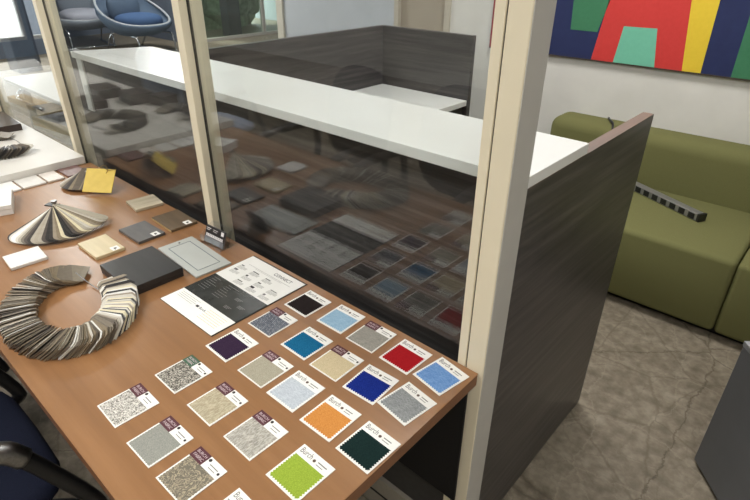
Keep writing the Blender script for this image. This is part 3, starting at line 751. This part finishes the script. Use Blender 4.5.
# ------------------------------------------------------------------ sofa, power strip, artwork, cabinet
sf = thing('sofa', 'olive green sofa against the white wall under the artwork', 'sofa', (-.6, 2.8, 0))
ox, oy = -.6, 2.8
def soft(x0, x1, y0, y1, z0, z1): return B(x0-ox, x1-ox, y0-oy, y1-oy, z0, z1)
SX = [-1.315, -.148, 1.02]
for a, c in zip(SX, SX[1:]):
    s_ = put('seat', soft(a+.0015, c-.0015, 2.39, 3.01, .035, .385), SOFA, sf, bevel=.022, seg=4)
    k_ = put('backrest', soft(a+.0015, c-.0015, 2.985, 3.205, .05, .662), SOFA, sf, bevel=.065, seg=6)
    for q_ in (s_, k_):
        for p in q_.data.polygons: p.use_smooth = True
put('plinth', soft(SX[0]+.06, SX[2]-.06, 2.45, 3.18, 0, .05), BLACKM, sf)
d = Vector((-.357+.744, 2.768-2.963, 0)); ang = math.atan2(d.y, d.x)
ps = thing('power_strip', 'long grey power strip with black sockets lying on the olive sofa seat', 'power strip', (-.578, 2.825, .386), ang)
Lp = .47
put('body', B(-Lp/2, Lp/2, -.022, .022, .0003, .036), plain('silver_anodised', (150, 150, 148), .4, .6, 5), ps, bevel=.003)
for s in (-1, 1): put('end_cap', B(s*Lp/2-.012 if s > 0 else -Lp/2-.002, Lp/2+.002 if s > 0 else -Lp/2+.012, -.0235, .0235, .0002, .0375), BLACK, ps)
for k in range(8):
    x = -Lp/2+.042+.055*k
    sk = put('socket', B(x-.0165, x+.0165, -.0245, -.0215, .005, .032), BLACK, ps)
    h_ = bmesh.new(); box(h_, x-.006, x-.004, -.025, -.0243, .014, .023); box(h_, x+.004, x+.006, -.025, -.0243, .014, .023); box(h_, x-.002, x+.002, -.025, -.0243, .009, .012)
    put('slot', h_, GROOVE, sk)
Mi = (Matrix.Translation((-.578, 2.825, .386)) @ Matrix.Rotation(ang, 4, 'Z')).inverted()
cp = [(-1.03, 3.14, .668), (-1.0, 3.08, .674), (-.965, 3.03, .668), (-.94, 2.977, .61), (-.93, 2.972, .50), (-.90, 2.955, .42), (-.86, 2.95, .398), (-.79, 2.953, .402)]
put('cord', T([Mi @ Vector(p) for p in cp], .006, 8, 6), BLACK, ps, smooth=True)

# artwork : colour-block painting on canvas
AX0, AX1, AZ0, AZ1 = -1.885, .75, .957, 1.95
ar = thing('artwork', 'large colour block painting in navy, red, yellow and green above the sofa', 'artwork', (0, YW, 0))
put('canvas', B(AX0, AX1, -.022, -.0005, AZ0, AZ1), plain('navy_paint', (26, 38, 84), .6, 0, 3, 20), ar)
put('frame_edge', B(AX0, AX1, -.024, -.0005, AZ0-.008, AZ0), plain('dark_brown_frame', (62, 52, 42), .6), ar)
def patch(pts, c, name):
    M = Matrix(((1, 0, 0, 0), (0, 0, 1, 0), (0, 1, 0, 0), (0, 0, 0, 1)))
    put(name, prism(bmesh.new(), pts, -.0235, -.022, M), plain_cache(name+'_paint', c, .6, 0, 2), ar)
patch([(-1.367, 1.103), (-1.212, 1.103), (-1.13, 1.46), (-1.39, 1.46)], (56, 120, 84), 'green_block')
patch([(-1.218, AZ0), (-1.093, AZ0), (-1.075, 1.144), (-.904, 1.147), (-.873, AZ0), (-.737, AZ0), (-.86, AZ1), (-1.10, AZ1)], (204, 54, 50), 'red_letter_shape')
patch([(-1.093, AZ0), (-.873, AZ0), (-.904, 1.147), (-1.075, 1.144)], (112, 188, 160), 'mint_block')
patch([(-.737, AZ0), (-.649, AZ0), (-.667, AZ1), (-.862, AZ1)], (226, 194, 50), 'yellow_block')
patch([(-.512, AZ0), (-.20, AZ0), (-.20, AZ1), (-.52, AZ1)], (56, 120, 84), 'green_stripe')
patch([(-1.885, AZ0), (-1.80, AZ0), (-1.80, AZ1), (-1.885, AZ1)], (150, 44, 50), 'red_stripe')

gb = thing('grey_cabinet', 'low grey metal cabinet at the right edge of the photo', 'cabinet', (-.016, 1.633, 0), math.atan2(-.114, .093))
put('carcass', B(0, .55, 0, .42, .012, .495), CABGREY, gb, bevel=.002)
put('top_panel', B(-.002, .552, -.002, .422, .495, .513), plain('light_grey_top', (150, 152, 156), .4), gb, bevel=.002)
put('plinth', B(.01, .54, .01, .41, 0, .012), BLACK, gb)

# ------------------------------------------------------------------ lounge chairs by the far window
def lounge_chair(label, loc, rz, shell, seat):
    t = thing('lounge_chair', label, 'lounge chair', loc, rz, 'shell lounge chairs by the far window')
    bm = bmesh.new(); rows = []; nu, nv = 28, 10
    for j in range(nv+1):
        v = j/nv; row = []
        for i in range(nu):
            a = 2*PI*i/nu; back = (1-math.sin(a))/2      # back at -y
            top = .44+.50*back**1.6
            r_ = .16+.34*min(1, v*1.25)**.7
            z = .30+(top-.30)*v**1.6
            row.append(bm.verts.new((r_*1.05*math.cos(a), r_*.95*math.sin(a)-.06*back*v, z)))
        rows.append(row)
    for a_, b_ in zip(rows, rows[1:]):
        for i in range(nu): bm.faces.new([a_[i], a_[(i+1) % nu], b_[(i+1) % nu], b_[i]])
    bm.faces.new(rows[0][::-1])
    sh = put('shell', bm, shell, t, smooth=True)
    sm = sh.modifiers.new('thick', 'SOLIDIFY'); sm.thickness = .03; sm.offset = 1
    rim = T([v_ for v_ in [(1.05*.5*math.cos(2*PI*i/28)*1.01, .95*.5*math.sin(2*PI*i/28)*1.01-.06*(1-math.sin(2*PI*i/28))/2, .44+.50*((1-math.sin(2*PI*i/28))/2)**1.6) for i in range(29)]], .018, 8)
    put('rim', rim, plain_cache('pale_rim_piping', (176, 180, 184), .5), t, smooth=True)
    put('seat_cushion', cushion(bmesh.new(), 0, .06, .47, .34, .34, .13, 2.6), seat, t, smooth=True)
    put('back_cushion', cushion(bmesh.new(), 0, -.26, .68, .28, .10, .2, 2.6), shell, t, smooth=True)
    for s in (-1, 1):
        x = s*.33
        put('sled_leg', T([(x*.5, .10, .315), (x, .26, .30), (x, .40, .27), (x, .44, .03), (x, .42, .015), (x, -.42, .015), (x, -.42, .04), (x, -.22, .30), (x*.5, -.08, .315)], .013, 8, 3), CHROME, t, smooth=True)
    put('cross_bar', T([(-.33, .44, .03), (.33, .44, .03)], .011, 8), CHROME, t, smooth=True)
    return t
G1 = fabric('grey_shell_fabric', 'solid', [(120, 128, 138), (136, 144, 154)]); G2 = fabric('lilac_grey_cushion', 'solid', [(168, 170, 182), (186, 188, 198)])
B1 = fabric('slate_shell_fabric', 'solid', [(88, 104, 124), (104, 120, 140)]); B2 = fabric('blue_cushion', 'solid', [(62, 84, 120), (76, 100, 136)])
lounge_chair('grey shell lounge chair with lilac grey cushion by the far window', (-10.35, 4.02, 0), math.radians(-100), G1, G2)
lounge_chair('slate shell lounge chair with blue cushion by the far window', (-9.0, 4.32, 0), math.radians(-80), B1, B2)

# ------------------------------------------------------------------ view
sc = bpy.context.scene
sc.view_settings.view_transform = 'Standard'; sc.view_settings.look = 'None'; sc.view_settings.gamma = 1; sc.view_settings.use_curve_mapping = False
sc.view_settings.exposure = 0.0
